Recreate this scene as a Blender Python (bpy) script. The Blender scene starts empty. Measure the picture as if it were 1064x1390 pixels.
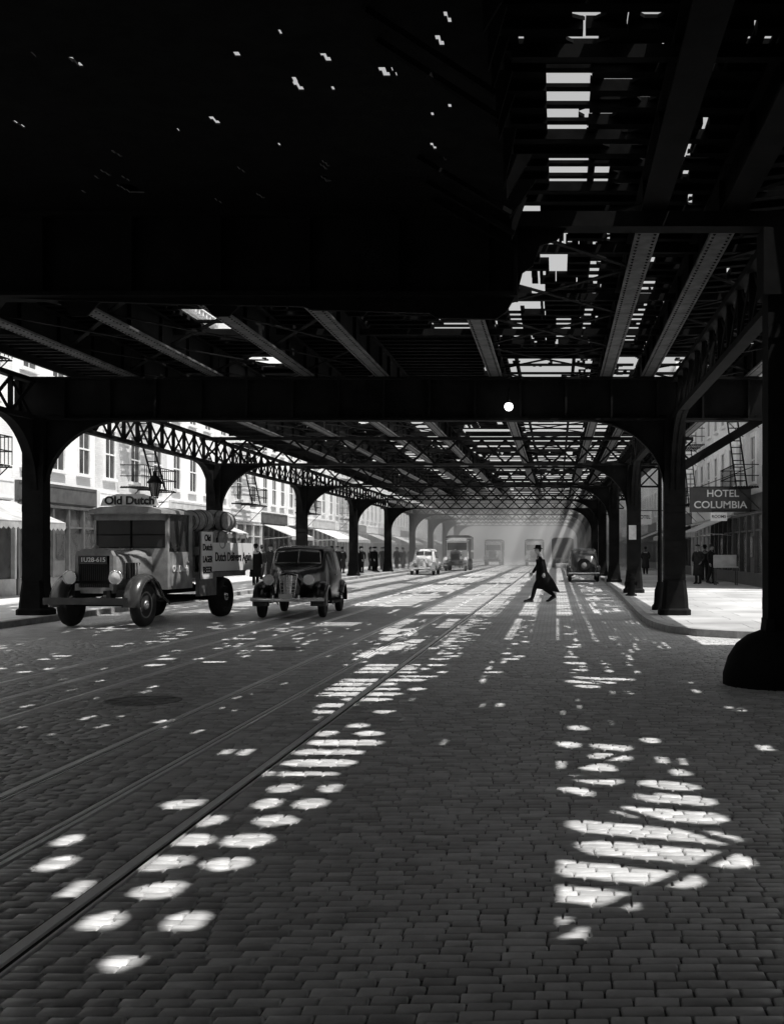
import bpy, math, random
from mathutils import Vector, Matrix
R = random.Random(11)
scene = bpy.context.scene
COL = scene.collection

# ------------------------------------------------------------ materials
def mat(name, c, rough=.75, metal=0.0, var=.35, ns=3.0, bump=0.0, emit=0.0, spec=.4, detail=6, alpha_noise=None):
    m = bpy.data.materials.new(name); m.use_nodes = True
    nt = m.node_tree; N = nt.nodes; L = nt.links
    b = N['Principled BSDF']
    b.inputs['Roughness'].default_value = rough
    b.inputs['Metallic'].default_value = metal
    b.inputs['Specular IOR Level'].default_value = spec
    tc = N.new('ShaderNodeTexCoord'); no = N.new('ShaderNodeTexNoise')
    no.inputs['Scale'].default_value = ns; no.inputs['Detail'].default_value = detail
    no.inputs['Roughness'].default_value = .65
    L.new(tc.outputs['Object'], no.inputs['Vector'])
    r = N.new('ShaderNodeValToRGB')
    r.color_ramp.elements[0].position = .3; r.color_ramp.elements[1].position = .7
    lo = max(0, c*(1-var)); hi = min(.95, c*(1+var*.6))
    r.color_ramp.elements[0].color = (lo, lo, lo, 1); r.color_ramp.elements[1].color = (hi, hi, hi, 1)
    L.new(no.outputs['Fac'], r.inputs['Fac']); L.new(r.outputs['Color'], b.inputs['Base Color'])
    if bump:
        bp = N.new('ShaderNodeBump'); bp.inputs['Strength'].default_value = bump
        bp.inputs['Distance'].default_value = .02
        L.new(no.outputs['Fac'], bp.inputs['Height']); L.new(bp.outputs['Normal'], b.inputs['Normal'])
    if emit:
        b.inputs['Emission Color'].default_value = (1, 1, 1, 1); b.inputs['Emission Strength'].default_value = emit
    return m

def brickmat(name, c1, c2, mortar, bw, bh, msize, axes='XY', rough=.55, bump=.6, big=.25, dist=.02, offs=.5, spec=.5, wav=.10):
    m = bpy.data.materials.new(name); m.use_nodes = True
    nt = m.node_tree; N = nt.nodes; L = nt.links; b = N['Principled BSDF']
    b.inputs['Roughness'].default_value = rough; b.inputs['Specular IOR Level'].default_value = spec
    tc = N.new('ShaderNodeTexCoord'); vec = tc.outputs['Object']
    if axes != 'XY':
        sp = N.new('ShaderNodeSeparateXYZ'); cb = N.new('ShaderNodeCombineXYZ'); L.new(vec, sp.inputs[0])
        L.new(sp.outputs[axes[0]], cb.inputs[0]); L.new(sp.outputs[axes[1]], cb.inputs[1]); vec = cb.outputs[0]
    wn = N.new('ShaderNodeTexNoise'); wn.inputs['Scale'].default_value = 2.2; wn.inputs['Detail'].default_value = 4
    L.new(vec, wn.inputs['Vector'])
    mx = N.new('ShaderNodeVectorMath'); mx.operation = 'SCALE'; mx.inputs['Scale'].default_value = wav
    L.new(wn.outputs['Color'], mx.inputs[0])
    ad = N.new('ShaderNodeVectorMath'); ad.operation = 'ADD'; L.new(vec, ad.inputs[0]); L.new(mx.outputs[0], ad.inputs[1])
    br = N.new('ShaderNodeTexBrick'); br.inputs['Scale'].default_value = 1
    br.inputs['Brick Width'].default_value = bw; br.inputs['Row Height'].default_value = bh
    br.inputs['Mortar Size'].default_value = msize; br.inputs['Mortar Smooth'].default_value = .9
    br.inputs['Color1'].default_value = (c1, c1, c1, 1); br.inputs['Color2'].default_value = (c2, c2, c2, 1)
    br.inputs['Mortar'].default_value = (mortar, mortar, mortar, 1); br.offset = offs
    L.new(ad.outputs[0], br.inputs['Vector'])
    n2 = N.new('ShaderNodeTexNoise'); n2.inputs['Scale'].default_value = .45; n2.inputs['Detail'].default_value = 8
    L.new(vec, n2.inputs['Vector'])
    mr = N.new('ShaderNodeMapRange'); mr.inputs['From Min'].default_value = .3; mr.inputs['From Max'].default_value = .7
    mr.inputs['To Min'].default_value = 1-big; mr.inputs['To Max'].default_value = 1+big
    L.new(n2.outputs['Fac'], mr.inputs['Value'])
    mu = N.new('ShaderNodeMix'); mu.data_type = 'RGBA'; mu.blend_type = 'MULTIPLY'; mu.inputs[0].default_value = 1
    L.new(br.outputs['Color'], mu.inputs[6]); L.new(mr.outputs[0], mu.inputs[7])
    L.new(mu.outputs[2], b.inputs['Base Color'])
    n3 = N.new('ShaderNodeTexNoise'); n3.inputs['Scale'].default_value = 14; n3.inputs['Detail'].default_value = 5
    L.new(vec, n3.inputs['Vector'])
    sc = N.new('ShaderNodeMath'); sc.operation = 'MULTIPLY_ADD'; sc.inputs[1].default_value = -1.0
    L.new(br.outputs['Fac'], sc.inputs[0])
    s2 = N.new('ShaderNodeMath'); s2.operation = 'MULTIPLY'; s2.inputs[1].default_value = .8
    L.new(n3.outputs['Fac'], s2.inputs[0]); L.new(s2.outputs[0], sc.inputs[2])
    bp = N.new('ShaderNodeBump'); bp.inputs['Strength'].default_value = bump; bp.inputs['Distance'].default_value = dist
    L.new(sc.outputs[0], bp.inputs['Height']); L.new(bp.outputs['Normal'], b.inputs['Normal'])
    return m

M = {}
M['iron'] = mat('dark_iron_paint', .012, .85, 0, .5, 2, .3, spec=.08)
M['iron_bounce'] = mat('dusty_bounce_flange', .13, .7, 0, .6, 2.5, .6, spec=.2)  # pale dusty underside, with ground bounce light put into the colour
M['wood'] = mat('tarred_timber', .010, .95, 0, .5, 4, .3, spec=.05)
M['cobble'] = brickmat('granite_setts', .64, .44, .24, .165, .09, .011, rough=.5, bump=.7, big=.25, wav=.07, dist=.015)
for i, c in enumerate((.70, .62, .53, .43)): M['sett%d' % i] = mat('granite_sett_stone', c, .42, 0, .22, 7, .25, spec=.5)
M['bed'] = mat('sand_joint', .16, .95, 0, .4, 5)
M['ground'] = mat('earth', .25, .9, 0, .4, .3)
M['walk'] = brickmat('flagstone', .74, .64, .35, 1.5, 1.5, .012, rough=.8, bump=.25, big=.2, offs=0)
M['walk2'] = brickmat('darker_flagstone', .46, .38, .15, 1.4, 1.4, .014, rough=.8, bump=.4, big=.35, offs=.3)  # darker flagstone tone for the right-hand pavement
M['kerb'] = mat('granite_kerb', .33, .8, 0, .4, 4, .3)
M['rail'] = mat('worn_steel_glint', .95, .35, 0, .1, 6, spec=1.0)  # backlit glint of the rails put into a pale diffuse colour
M['groove'] = mat('dark_groove', .03, .9)
M['black'] = mat('black_paint', .014, .2, 0, .2, 3, spec=.6)
M['rubber'] = mat('rubber', .025, .85, 0, .3, 8)
M['chrome'] = mat('chrome', .85, .25, .8, .1, 5)
M['glass'] = mat('dark_glass', .05, .12, 0, .3, 1, spec=.8)
M['lens'] = mat('lamp_lens', .85, .12, 0, .1, 4, spec=.8)
M['cream'] = mat('cream_paint', .6, .5, 0, .25, 3)
M['grey'] = mat('grey_paint', .26, .25, 0, .45, 3, spec=.7)
M['cabgrey'] = mat('pale_grey_paint', .32, .35, 0, .55, 2.5, spec=.5)
M['dgrey'] = mat('dark_grey_paint', .045, .25, 0, .35, 3, spec=.7)
M['white'] = mat('white_paint', .85, .6, 0, .08, 3)
M['barrel'] = mat('oak', .30, .7, 0, .5, 6, .3)
M['hoop'] = mat('hoop_iron', .08, .5, .5)
M['skin'] = mat('skin', .38, .6, 0, .1)
M['coat'] = mat('black_wool', .010, .95, 0, .4, 9, spec=.05)
M['coat2'] = mat('grey_wool', .04, .95, 0, .4, 9, spec=.1)
M['hair'] = mat('hair', .02, .8)
M['globe'] = mat('lit_globe', .9, .4, 0, 0, 1, emit=3)
M['conc'] = mat('worn_cast_iron', .30, .7, 0, .4, 5, .4)
M['wallA'] = brickmat('painted_brick', .94, .9, .84, .22, .075, .008, 'YZ', .85, .3, .05, wav=0)
M['wallB'] = brickmat('pale_brick', .88, .8, .72, .22, .075, .008, 'YZ', .85, .3, .1, wav=0)
M['wallC'] = brickmat('brown_brick', .76, .66, .6, .22, .075, .008, 'YZ', .85, .3, .2, wav=0)
M['shop'] = mat('shopfront_paint', .10, .5, 0, .4, 3)
M['awning'] = mat('canvas', .5, .9, 0, .4, 2)
M['canvas'] = mat('pale_canvas', .85, .9, 0, .15, 2)
M['stone'] = mat('stone_trim', .88, .8, 0, .1, 3, .2)
M['shade'] = mat('window_interior', .07, .25, 0, .6, 1.2, spec=.6)

# ------------------------------------------------------------ mesh builder
class MB:
    def __init__(s): s.v = []; s.f = []; s.m = []; s.s = []
    def add(s, vs, fs, m=0, smooth=False):
        o = len(s.v); s.v += [tuple(p) for p in vs]
        for f in fs:
            s.f.append([i+o for i in f]); s.m.append(m); s.s.append(smooth)
        return s
    def box(s, x0, x1, y0, y1, z0, z1, m=0):
        return s.add([(x0,y0,z0),(x1,y0,z0),(x1,y1,z0),(x0,y1,z0),(x0,y0,z1),(x1,y0,z1),(x1,y1,z1),(x0,y1,z1)],
              [(0,3,2,1),(4,5,6,7),(0,1,5,4),(1,2,6,5),(2,3,7,6),(3,0,4,7)], m)
    def beam(s, p, q, w, h, m=0, up=(0,0,1)):
        p = Vector(p); q = Vector(q); d = (q-p).normalized(); u = Vector(up)
        a = d.cross(u)
        if a.length < 1e-4: a = d.cross(Vector((1,0,0)))
        a.normalize(); b = a.cross(d).normalized(); a *= w/2; b *= h/2
        vs = [p-a-b, p+a-b, p+a+b, p-a+b, q-a-b, q+a-b, q+a+b, q-a+b]
        return s.add(vs, [(0,1,2,3),(4,7,6,5),(0,4,5,1),(1,5,6,2),(2,6,7,3),(3,7,4,0)], m)
    def loft(s, rings, m=0, smooth=True, caps=True):
        n = len(rings[0]); vs = [p for r in rings for p in r]; fs = []
        for i in range(len(rings)-1):
            for j in range(n):
                k = (j+1) % n
                fs.append((i*n+j, i*n+k, (i+1)*n+k, (i+1)*n+j))
        s.add(vs, fs, m, smooth)
        if caps:
            s.add(rings[0], [tuple(range(n))[::-1]], m); s.add(rings[-1], [tuple(range(n))], m)
        return s
    def tube(s, path, rad, n=10, m=0, caps=True, squash=None):
        path = [Vector(p) for p in path]; rings = []
        if not hasattr(rad, '__len__'): rad = [rad]*len(path)
        ref = None
        for i, p in enumerate(path):
            d = (path[min(i+1, len(path)-1)]-path[max(i-1, 0)]).normalized()
            if ref is None:
                ref = Vector((1,0,0)) if abs(d.x) < .8 else Vector((0,1,0))
            a = (ref-d*ref.dot(d)).normalized(); b = d.cross(a); r = rad[i]
            ra, rb = (r if not hasattr(r, '__len__') else r[0]), (r if not hasattr(r, '__len__') else r[1])
            rings.append([p+a*ra*math.cos(t)+b*rb*math.sin(t) for t in [2*math.pi*k/n for k in range(n)]])
        return s.loft(rings, m, True, caps)
    def lathe(s, prof, n=20, c=(0,0,0), axis='z', m=0, smooth=True):
        rings = []
        for r, z in prof:
            ring = []
            for k in range(n):
                t = 2*math.pi*k/n; a, b = r*math.cos(t), r*math.sin(t)
                if axis == 'z': p = (c[0]+a, c[1]+b, c[2]+z)
                elif axis == 'x': p = (c[0]+z, c[1]+a, c[2]+b)
                else: p = (c[0]+a, c[1]+z, c[2]+b)
                ring.append(p)
            rings.append(ring)
        return s.loft(rings, m, smooth, True)
    def prism(s, poly, axis, a, b, m=0):
        def P(u, w, t):
            return (u, t, w) if axis == 'y' else ((t, u, w) if axis == 'x' else (u, w, t))
        n = len(poly); vs = [P(u, w, a) for u, w in poly]+[P(u, w, b) for u, w in poly]
        fs = [tuple(range(n)), tuple(range(n, 2*n))[::-1]]+[(i, (i+1) % n, n+(i+1) % n, n+i) for i in range(n)]
        return s.add(vs, fs, m)
    def ell(s, c, r, n=12, m=0):
        rings = []
        for i in range(1, n//2+2):
            ph = math.pi*(i-.5)/(n//2+1)
            rings.append([(c[0]+r[0]*math.sin(ph)*math.cos(2*math.pi*k/n), c[1]+r[1]*math.sin(ph)*math.sin(2*math.pi*k/n), c[2]-r[2]*math.cos(ph)) for k in range(n)])
        return s.loft(rings, m, True, True)

def mk(name, mb, mats, parent=None, loc=(0,0,0), rotz=0, fixn=True, **props):
    me = bpy.data.meshes.new(name)
    me.from_pydata(mb.v, [], mb.f)
    for mm in mats: me.materials.append(M[mm])
    me.polygons.foreach_set('material_index', mb.m); me.polygons.foreach_set('use_smooth', mb.s)
    me.update()
    if fixn:
        import bmesh
        bm = bmesh.new(); bm.from_mesh(me); bmesh.ops.recalc_face_normals(bm, faces=bm.faces); bm.to_mesh(me); bm.free()
    o = bpy.data.objects.new(name, me); COL.objects.link(o)
    o.location = loc; o.rotation_euler = (0, 0, rotz)
    if parent: o.parent = parent
    for k, v in props.items(): o[k] = v
    return o

def empty(name, loc, rotz=0, **props):
    o = bpy.data.objects.new(name, None); COL.objects.link(o); o.location = loc; o.rotation_euler = (0,0,rotz)
    o.empty_display_size = .2
    for k, v in props.items(): o[k] = v
    return o

def dup(o, loc=None, rotz=None, parent=None, scale=None, **props):
    n = o.copy(); COL.objects.link(n)
    if loc is not None: n.location = loc
    if rotz is not None: n.rotation_euler = (0, 0, rotz)
    if scale: n.scale = scale
    if parent is not None: n.parent = parent
    for k, v in props.items(): n[k] = v
    for c in list(o.children): dup(c, parent=n)
    return n

def text(name, s, size, matn, parent, loc, rot, bold=0.0, width=None, **props):
    cu = bpy.data.curves.new(name, 'FONT'); cu.body = s; cu.size = size; cu.extrude = .004; cu.offset = bold
    cu.align_x = 'CENTER'; cu.align_y = 'CENTER'
    t = bpy.data.objects.new('tmp', cu); COL.objects.link(t)
    dg = bpy.context.evaluated_depsgraph_get(); me = bpy.data.meshes.new_from_object(t.evaluated_get(dg))
    bpy.data.objects.remove(t)
    if width:
        w = max(v.co.x for v in me.vertices)-min(v.co.x for v in me.vertices)
        for v in me.vertices: v.co.x *= width/w
    me.materials.clear(); me.materials.append(M[matn])
    o = bpy.data.objects.new(name, me); COL.objects.link(o); o.parent = parent; o.location = loc; o.rotation_euler = rot
    for k, v in props.items(): o[k] = v
    return o
FRONT = (math.pi/2, 0, 0); SIDE = (math.pi/2, 0, math.pi/2)

# ------------------------------------------------------------ light and camera
cam = bpy.data.cameras.new('camera'); co = bpy.data.objects.new('camera', cam); COL.objects.link(co)
co.location = (0, 0, 1.6); co.rotation_euler = (math.pi/2, 0, 0)
cam.sensor_fit = 'HORIZONTAL'; cam.sensor_width = 36; cam.lens = 36*1600/1064
cam.shift_x = -223/1064; cam.shift_y = 53/1064; cam.clip_end = 3000
scene.camera = co
KX, KY = .40, -.20
sd = Vector((KX, KY, 1)).normalized()
sl = bpy.data.lights.new('sun', 'SUN'); sl.energy = 5; sl.angle = math.radians(.5); sl.color = (1, .985, .96)
so = bpy.data.objects.new('sun', sl); COL.objects.link(so); so.rotation_euler = sd.to_track_quat('Z', 'Y').to_euler()
so.location = (10, -5, 30)
w = bpy.data.worlds.new('World'); scene.world = w; w.use_nodes = True
N = w.node_tree.nodes; L = w.node_tree.links; bg = N['Background']
sk = N.new('ShaderNodeTexSky'); sk.sky_type = 'NISHITA'; sk.sun_disc = False
sk.sun_elevation = math.asin(sd.z); sk.sun_rotation = math.atan2(sd.x, sd.y); sk.dust_density = 4
# blue-sensitive black and white rendering of the sky
bw = N.new('ShaderNodeSeparateColor'); L.new(sk.outputs[0], bw.inputs[0]); L.new(bw.outputs[2], bg.inputs['Color'])
bg.inputs['Strength'].default_value = .15
scene.view_settings.view_transform = 'Standard'; scene.view_settings.look = 'None'; scene.view_settings.exposure = 0

# ------------------------------------------------------------ ground, road, pavements
XL, XR = -12.0, 2.72
mk('ground', MB().add([(-1500,-300,-.012),(1500,-300,-.012),(1500,2500,-.012),(-1500,2500,-.012)], [(0,1,2,3)]), ['ground'], kind='structure')
mk('road', MB().add([(-11.45,-80,0),(40,-80,0),(40,22.5,0),(2.6,22.5,0),(2.6,700,0),(-11.45,700,0)], [(0,1,2,3,4,5)]), ['cobble'], kind='structure')
mk('pavement', MB().box(-18.3,-11.62,-80,700,-.01,.13), ['walk'], kind='structure')
mk('kerb', MB().box(-11.62,-11.42,-80,700,-.01,.133), ['kerb'], kind='structure')
kp = [(2.48,700),(2.48,61),(2.15,38),(1.95,28),(1.95,25.6),(2.02,24.3),(2.2,23.1),(2.64,22.1),(3.3,21.5),(4.2,21.2),(6,21.1),(40,21.1)]
inn = [(x+.18 if i < 6 else (x+.14 if i < 8 else x), (y if i < 4 else y+.1 if i < 6 else y+.17)) for i, (x, y) in enumerate(kp)]
mb = MB(); n = len(kp)
vs = [(x,y,.135) for x,y in kp]+[(x,y,.135) for x,y in inn]+[(x,y,-.01) for x,y in kp]
fs = [(i,i+1,n+i+1,n+i) for i in range(n-1)]+[(i,2*n+i,2*n+i+1,i+1) for i in range(n-1)]
mk('kerb', mb.add(vs, fs), ['kerb'], kind='structure')
poly = [(x,y,.131) for x,y in inn]+[(40,700,.131)]
mk('pavement', MB().add(poly, [tuple(range(len(poly)))]), ['walk2'], kind='structure')

Y0S, Y1S = 3.2, 20.9
mk('road_bed', MB().add([(-11.4,Y0S,.004),(9,Y0S,.004),(9,Y1S,.004),(-11.4,Y1S,.004)],[(0,1,2,3)]), ['bed'], kind='structure')
RAILX = [-3.56,-2.83,-2.12,-6.62,-5.9,-5.18]
R2 = random.Random(5)
V = []; F = []; MI = []
stripx = sorted((x-.07,x+.06) for x in RAILX)
y = Y0S; row = 0
while y < Y1S-.1:
    h = R2.uniform(.074,.090)
    xa = max(-11.38, -.5*y-2.0); xb = min(8.9, .22*y+2.5)
    segs = []; cur = xa
    for a,b in stripx:
        if b < xa or a > xb: continue
        if a > cur: segs.append((cur,a))
        cur = max(cur,b)
    segs.append((cur,xb))
    for a,b in segs:
        x = a
        while x < b-.03:
            w_ = R2.uniform(.11,.185)
            if b-(x+w_) < .08: w_ = b-x
            g_ = R2.uniform(.002,.004); zt = .020+R2.gauss(0,0.0012); tx = R2.gauss(0,.006); ty = R2.gauss(0,.010)
            j = [R2.uniform(-.003,.003) for _ in range(8)]
            wy = .05*math.sin(x*.9+1)+.02*math.sin(x*2.3+row*.05)
            x0,x1,y0,y1 = x+g_, x+w_-g_, y+wy+g_, y+wy+h-g_
            cs = [(x0+j[0],y0+j[1]),(x1+j[2],y0+j[3]),(x1+j[4],y1+j[5]),(x0+j[6],y1+j[7])]
            cx, cy = (x0+x1)/2, (y0+y1)/2; o = len(V)
            V += [(px,py,.004) for px,py in cs]
            V += [(px+(cx-px)*.04,py+(cy-py)*.06,zt-.004) for px,py in cs]
            V += [(px+(cx-px)*.14,py+(cy-py)*.22,zt+tx*(px-cx)+ty*(py-cy)) for px,py in cs]
            V.append((cx,cy,zt+.001))
            for q in range(4):
                r_ = (q+1)%4
                F.append((o+q,o+r_,o+4+r_,o+4+q)); F.append((o+4+q,o+4+r_,o+8+r_,o+8+q)); F.append((o+8+q,o+8+r_,o+12))
            MI += [R2.choice([0,1,1,2,2,3])]*12
            x += w_
    y += h; row += 1
mm = MB(); mm.v = V; mm.f = F; mm.m = MI; mm.s = [True]*len(F)
mk('cobbles', mm, ['sett0','sett1','sett2','sett3'], fixn=False, kind='structure')

def tram_track(xs, lab):
    cx = (xs[0]+xs[2])/2
    e = empty('tram_track', (cx, 0, .012), label=lab, category='tram track', group='tram tracks set in the cobbles')
    for i, x in enumerate(xs):
        m = MB(); x -= cx
        if i == 1:
            m.box(x-.045,x-.012,-10,600,-.02,.010,0); m.box(x+.012,x+.045,-10,600,-.02,.010,0); m.box(x-.012,x+.012,-10,600,-.02,.0,1)
            m.box(x-.07,x-.045,-10,600,-.02,.0,1)
            mk('conduit_slot', m, ['rail','groove'], e)
        else:
            m.box(x-.045,x+.01,-10,600,-.02,.014,0); m.box(x+.01,x+.045,-10,600,-.02,.0,1); m.box(x+.045,x+.058,-10,600,-.02,.012,0)
            m.box(x-.07,x-.045,-10,600,-.02,.0,1)
            mk('rail', m, ['rail','groove'], e)
    return e
tram_track([-3.56,-2.83,-2.12], 'worn steel tram rails with centre slot in cobbles')
tram_track([-6.62,-5.9,-5.18], 'worn steel tram rails with centre slot in cobbles')

for x, y, r in [(-4.35,12.4,.40),(-4.35,19,.3)]:
    m = MB().lathe([(r,0),(r,.012),(r-.03,.014),(r-.035,.008),(.0001+r*.6,.008),(r*.58,.014),(.01,.014)], 32)
    for a in range(8):
        t = a*math.pi/4
        m.beam((r*.15*math.cos(t),r*.15*math.sin(t),.013),(r*.9*math.cos(t),r*.9*math.sin(t),.013),.03,.01)
    mk('manhole_cover', m, ['conc'], loc=(x,y,.016), label='round cast iron manhole cover set in the cobbles', category='manhole cover', group='manhole covers in the roadway')

# ------------------------------------------------------------ elevated railway
bents = [-.2, 14.0] + [27.2+14.2*i for i in range(9)]
YEND = bents[-1]
el = empty('elevated_railway', (0,27.2,0), label='dark riveted iron elevated railway spanning the cobbled street', category='elevated railway')
OY = 27.2
def E(name, mb, mats, loc=(0,0,0), **p):
    return mk(name, mb, mats, el, (loc[0], loc[1]-OY, loc[2]), **p)
def column_mesh():
    m = MB()
    m.box(-.2,.2,-.035,.035,0,4.6)
    m.box(-.24,-.2,-.2,.2,0,4.6); m.box(.2,.24,-.2,.2,0,4.6)
    m.box(-.2,.2,-.2,-.17,.0,4.6); m.box(-.2,.2,.17,.2,0,4.6)
    for z in [.9,1.7,2.5,3.3,4.1]:
        for s in (-1,1):
            m.box(-.24,.24, (-.215 if s<0 else .2),(-.2 if s<0 else .215),z,z+.14)
    for k in range(22):
        z = .5+k*.18
        for x in (-.16,.16):
            m.add([(x-.015,-.2,z),(x+.015,-.2,z),(x,-.2,z+.028),(x,-.213,z+.01)],[(0,1,3),(1,2,3),(2,0,3)])
    return m
def base_mesh():
    rings = []
    for z, r in [(0,.36),(.12,.36),(.16,.31),(.45,.29),(.75,.255),(.8,.255)]:
        rings.append([(x*r,y*r,z) for x,y in [(-1,-.7),(-.7,-1),(.7,-1),(1,-.7),(1,.7),(.7,1),(-.7,1),(-1,.7)]])
    return MB().loft(rings, 0, False)
def bracket_mesh(Rr=1.85, H=1.6, t=.11):
    pts = [(Rr*(1-math.cos(a)), 4.598-H+H*math.sin(a)) for a in [math.pi/2*k/14 for k in range(15)]]
    m = MB()
    m.prism([(0,4.598-H)]+pts[1:]+[(0,4.598)], 'y', -.02, .02)
    for i in range(14):
        (u0,z0),(u1,z1) = pts[i],pts[i+1]
        m.add([(u0,-t,z0),(u1,-t,z1),(u1,t,z1),(u0,t,z0),(u0,-t,z0+.035),(u1,-t,z1+.035),(u1,t,z1+.035),(u0,t,z0+.035)],
          [(0,1,2,3),(4,7,6,5),(0,4,5,1),(3,2,6,7)])
    return m
c0 = b0 = br0 = None
for yb in bents:
    for X in (XL, XR):
        gz = 0 if yb < 20 and X > 0 else .128
        if c0 is None: c = c0 = E('column', column_mesh(), ['iron'], (X,yb,0))
        else:
            c = c0.copy(); COL.objects.link(c); c.location = (X,yb-OY,0)
        if b0 is None: b0 = mk('column_base', base_mesh(), ['iron'], c, (0,0,gz))
        else: dup(b0, (0,0,gz), parent=c)
        rots = [0, math.pi/2, -math.pi/2] if X < 0 else [math.pi, math.pi/2, -math.pi/2]
        if yb == 14.0 and X > 0: rots = []
        for rr in rots:
            off = (.24*math.cos(rr), .22*math.sin(rr), 0)
            if br0 is None: br0 = mk('arched_bracket', bracket_mesh(), ['iron'], c, off, rr)
            else: dup(br0, off, rr, parent=c)
        if yb == 14.0 and X > 0:
            mk('base_guard', MB().lathe([(.74,0),(.74,.14),(.68,.34),(.58,.5),(.45,.60),(.3,.66)], 28), ['iron'], c, label='rounded heavy guard around the column foot')
            mk('column_cap', MB().box(-.3,.3,-.24,.24,4.602,5.39), ['iron'], c)
E('strut', MB().beam((XR+.2,27.2,3.55),(4.9,27.2,4.75),.16,.2), ['iron'])
DXL, DXR = -12.5, 4.8
FX = -.5
def dxr(y): return 7.2 if y < 19.5 else DXR  # near deck widened beyond the frame to shade the right roadway
for yb in bents:
    xr = dxr(yb); m = MB()
    if yb == 14.0:
        m.box(DXL,FX,yb-.015,yb+.015,4.65,5.55); m.box(DXL,FX,yb-.2,yb+.2,4.6,4.65); m.box(DXL,FX,yb-.2,yb+.2,5.55,5.6)
        x = DXL+.1
        while x < FX: m.box(x,x+.05,yb-.12,yb-.015,4.65,5.55); x += 1.05
        m.box(FX,FX+.04,yb-.2,yb+.2,4.6,5.6)
        m.box(FX+.04,xr,yb-.15,yb+.15,5.42,5.6)
        m.prism([(-6.5,4.598),(-4.6,4.53),(-3.0,4.50),(-2.9,4.46),(-1.5,4.42),(-1.42,4.36),(-.72,4.35),(-.6,4.43),(FX,4.598)],'y',yb-.05,yb+.02)
        for xx in (-5.7,-4.0,-2.4,-1.1): m.prism([(xx-.25,4.597),(xx-.08,4.40),(xx+.1,4.40),(xx+.28,4.597)],'y',yb+.05,yb+.08)
        m.prism([(FX+.04,5.42),(FX+.62,5.42),(FX+.5,5.28),(FX+.3,5.22),(FX+.22,4.98),(FX+.1,4.9),(FX+.04,4.68)],'y',yb-.04,yb)
    elif yb > 30:
        m.box(DXL,xr,yb-.12,yb+.12,4.6,4.68); m.box(DXL,xr,yb-.12,yb+.12,5.5,5.6)
        k = int((xr-DXL)/.8); st = (xr-DXL)/k
        for i in range(k):
            m.beam((DXL+i*st,yb-.02,4.68),(DXL+(i+1)*st,yb-.02,5.5),.02,.07); m.beam((DXL+(i+1)*st,yb+.02,4.68),(DXL+i*st,yb+.02,5.5),.02,.07)
    else:
        m.box(DXL,xr,yb-.015,yb+.015,4.65,5.55)
        m.box(DXL,xr,yb-.2,yb+.2,4.6,4.65); m.box(DXL,xr,yb-.2,yb+.2,5.55,5.6)
        x = DXL+.1
        while x < xr:
            m.box(x,x+.05,yb-.12,yb-.015,4.65,5.55); x += 1.05
        x = DXL+.2
        while x < xr:
            for z in (4.72,5.46):
                m.add([(x-.02,yb-.02,z),(x+.02,yb-.02,z),(x,yb-.02,z+.035),(x,yb-.035,z+.012)],[(0,1,3),(1,2,3),(2,0,3)])
            x += .13
    E('cross_girder', m, ['iron'])
SX = [-9.8,-7.8,-5.7,-4.0,-1.4,1.15,2.1]
bay = [(-14.4,-.2)]+[(bents[i],bents[i+1]) for i in range(len(bents)-1)]
for bi, (ya, yb) in enumerate(bay):
    for X in SX+[4.5]:
        if ya == -.2 and X < FX: continue
        m = MB(); L_ = yb-ya-.03
        m.box(-.012,.012,0,L_,5.65,6.2,0); m.box(-.15,.15,0,L_,5.61,5.65,1); m.box(-.1,.1,0,L_,6.2,6.24,0)
        y = .6
        while y < L_:
            m.box(-.08,.08,y,y+.04,5.65,6.2,0); y += 1.7
        if 10 < ya < 50:
            y = .1
            while y < L_:
                for x in (-.1,.1):
                    m.add([(x-.02,y-.02,5.61),(x+.02,y-.02,5.61),(x+.02,y+.02,5.61),(x-.02,y+.02,5.61),(x,y,5.592)],[(0,1,4),(1,2,4),(2,3,4),(3,0,4)],0)
                y += .16
        E('stringer', m, ['iron','iron' if ya < 10 else 'iron_bounce'], (X,ya+.015,0))  # near flanges coloured dark to read as black shade, farther ones pale
    for X in (XL, XR):
        if X > 0 and ya < 10: continue
        m = MB(); L_ = yb-ya-.44
        for z in (4.66,5.5):
            m.box(-.1,.1,0,L_,z-.05,z+.05)
        k = int(L_/1.0); st = L_/k
        for i in range(k):
            m.beam((0.02,i*st,4.7),(0.02,(i+1)*st,5.46),.02,.09); m.beam((-.02,(i+1)*st,4.7),(-.02,i*st,5.46),.02,.09)
            m.box(-.05,.05,i*st-.03,i*st+.03,4.71,5.45)
        E('side_girder', m, ['iron'], (X,ya+.22,0))
    m = MB(); L_ = yb-ya
    for j in range(4):
        y0 = j*L_/4+.1; y1 = (j+1)*L_/4
        if j: m.box(DXL if ya != -.2 else FX+.1,DXR-.2,y0-.06,y0+.06,6.0,6.12)
        for a, b in ([(-9.8,-7.8),(-5.7,-4.0),(-1.4,1.15),(-7.8,-5.7)] if ya != -.2 else [])+[(2.1,4.5)]:
            m.beam((a,y0,5.75),(b,y1,5.75),.09,.02); m.beam((b,y0,5.79),(a,y1,5.79),.09,.02)
    E('lateral_bracing', m, ['iron'], (0,ya,0))

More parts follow.
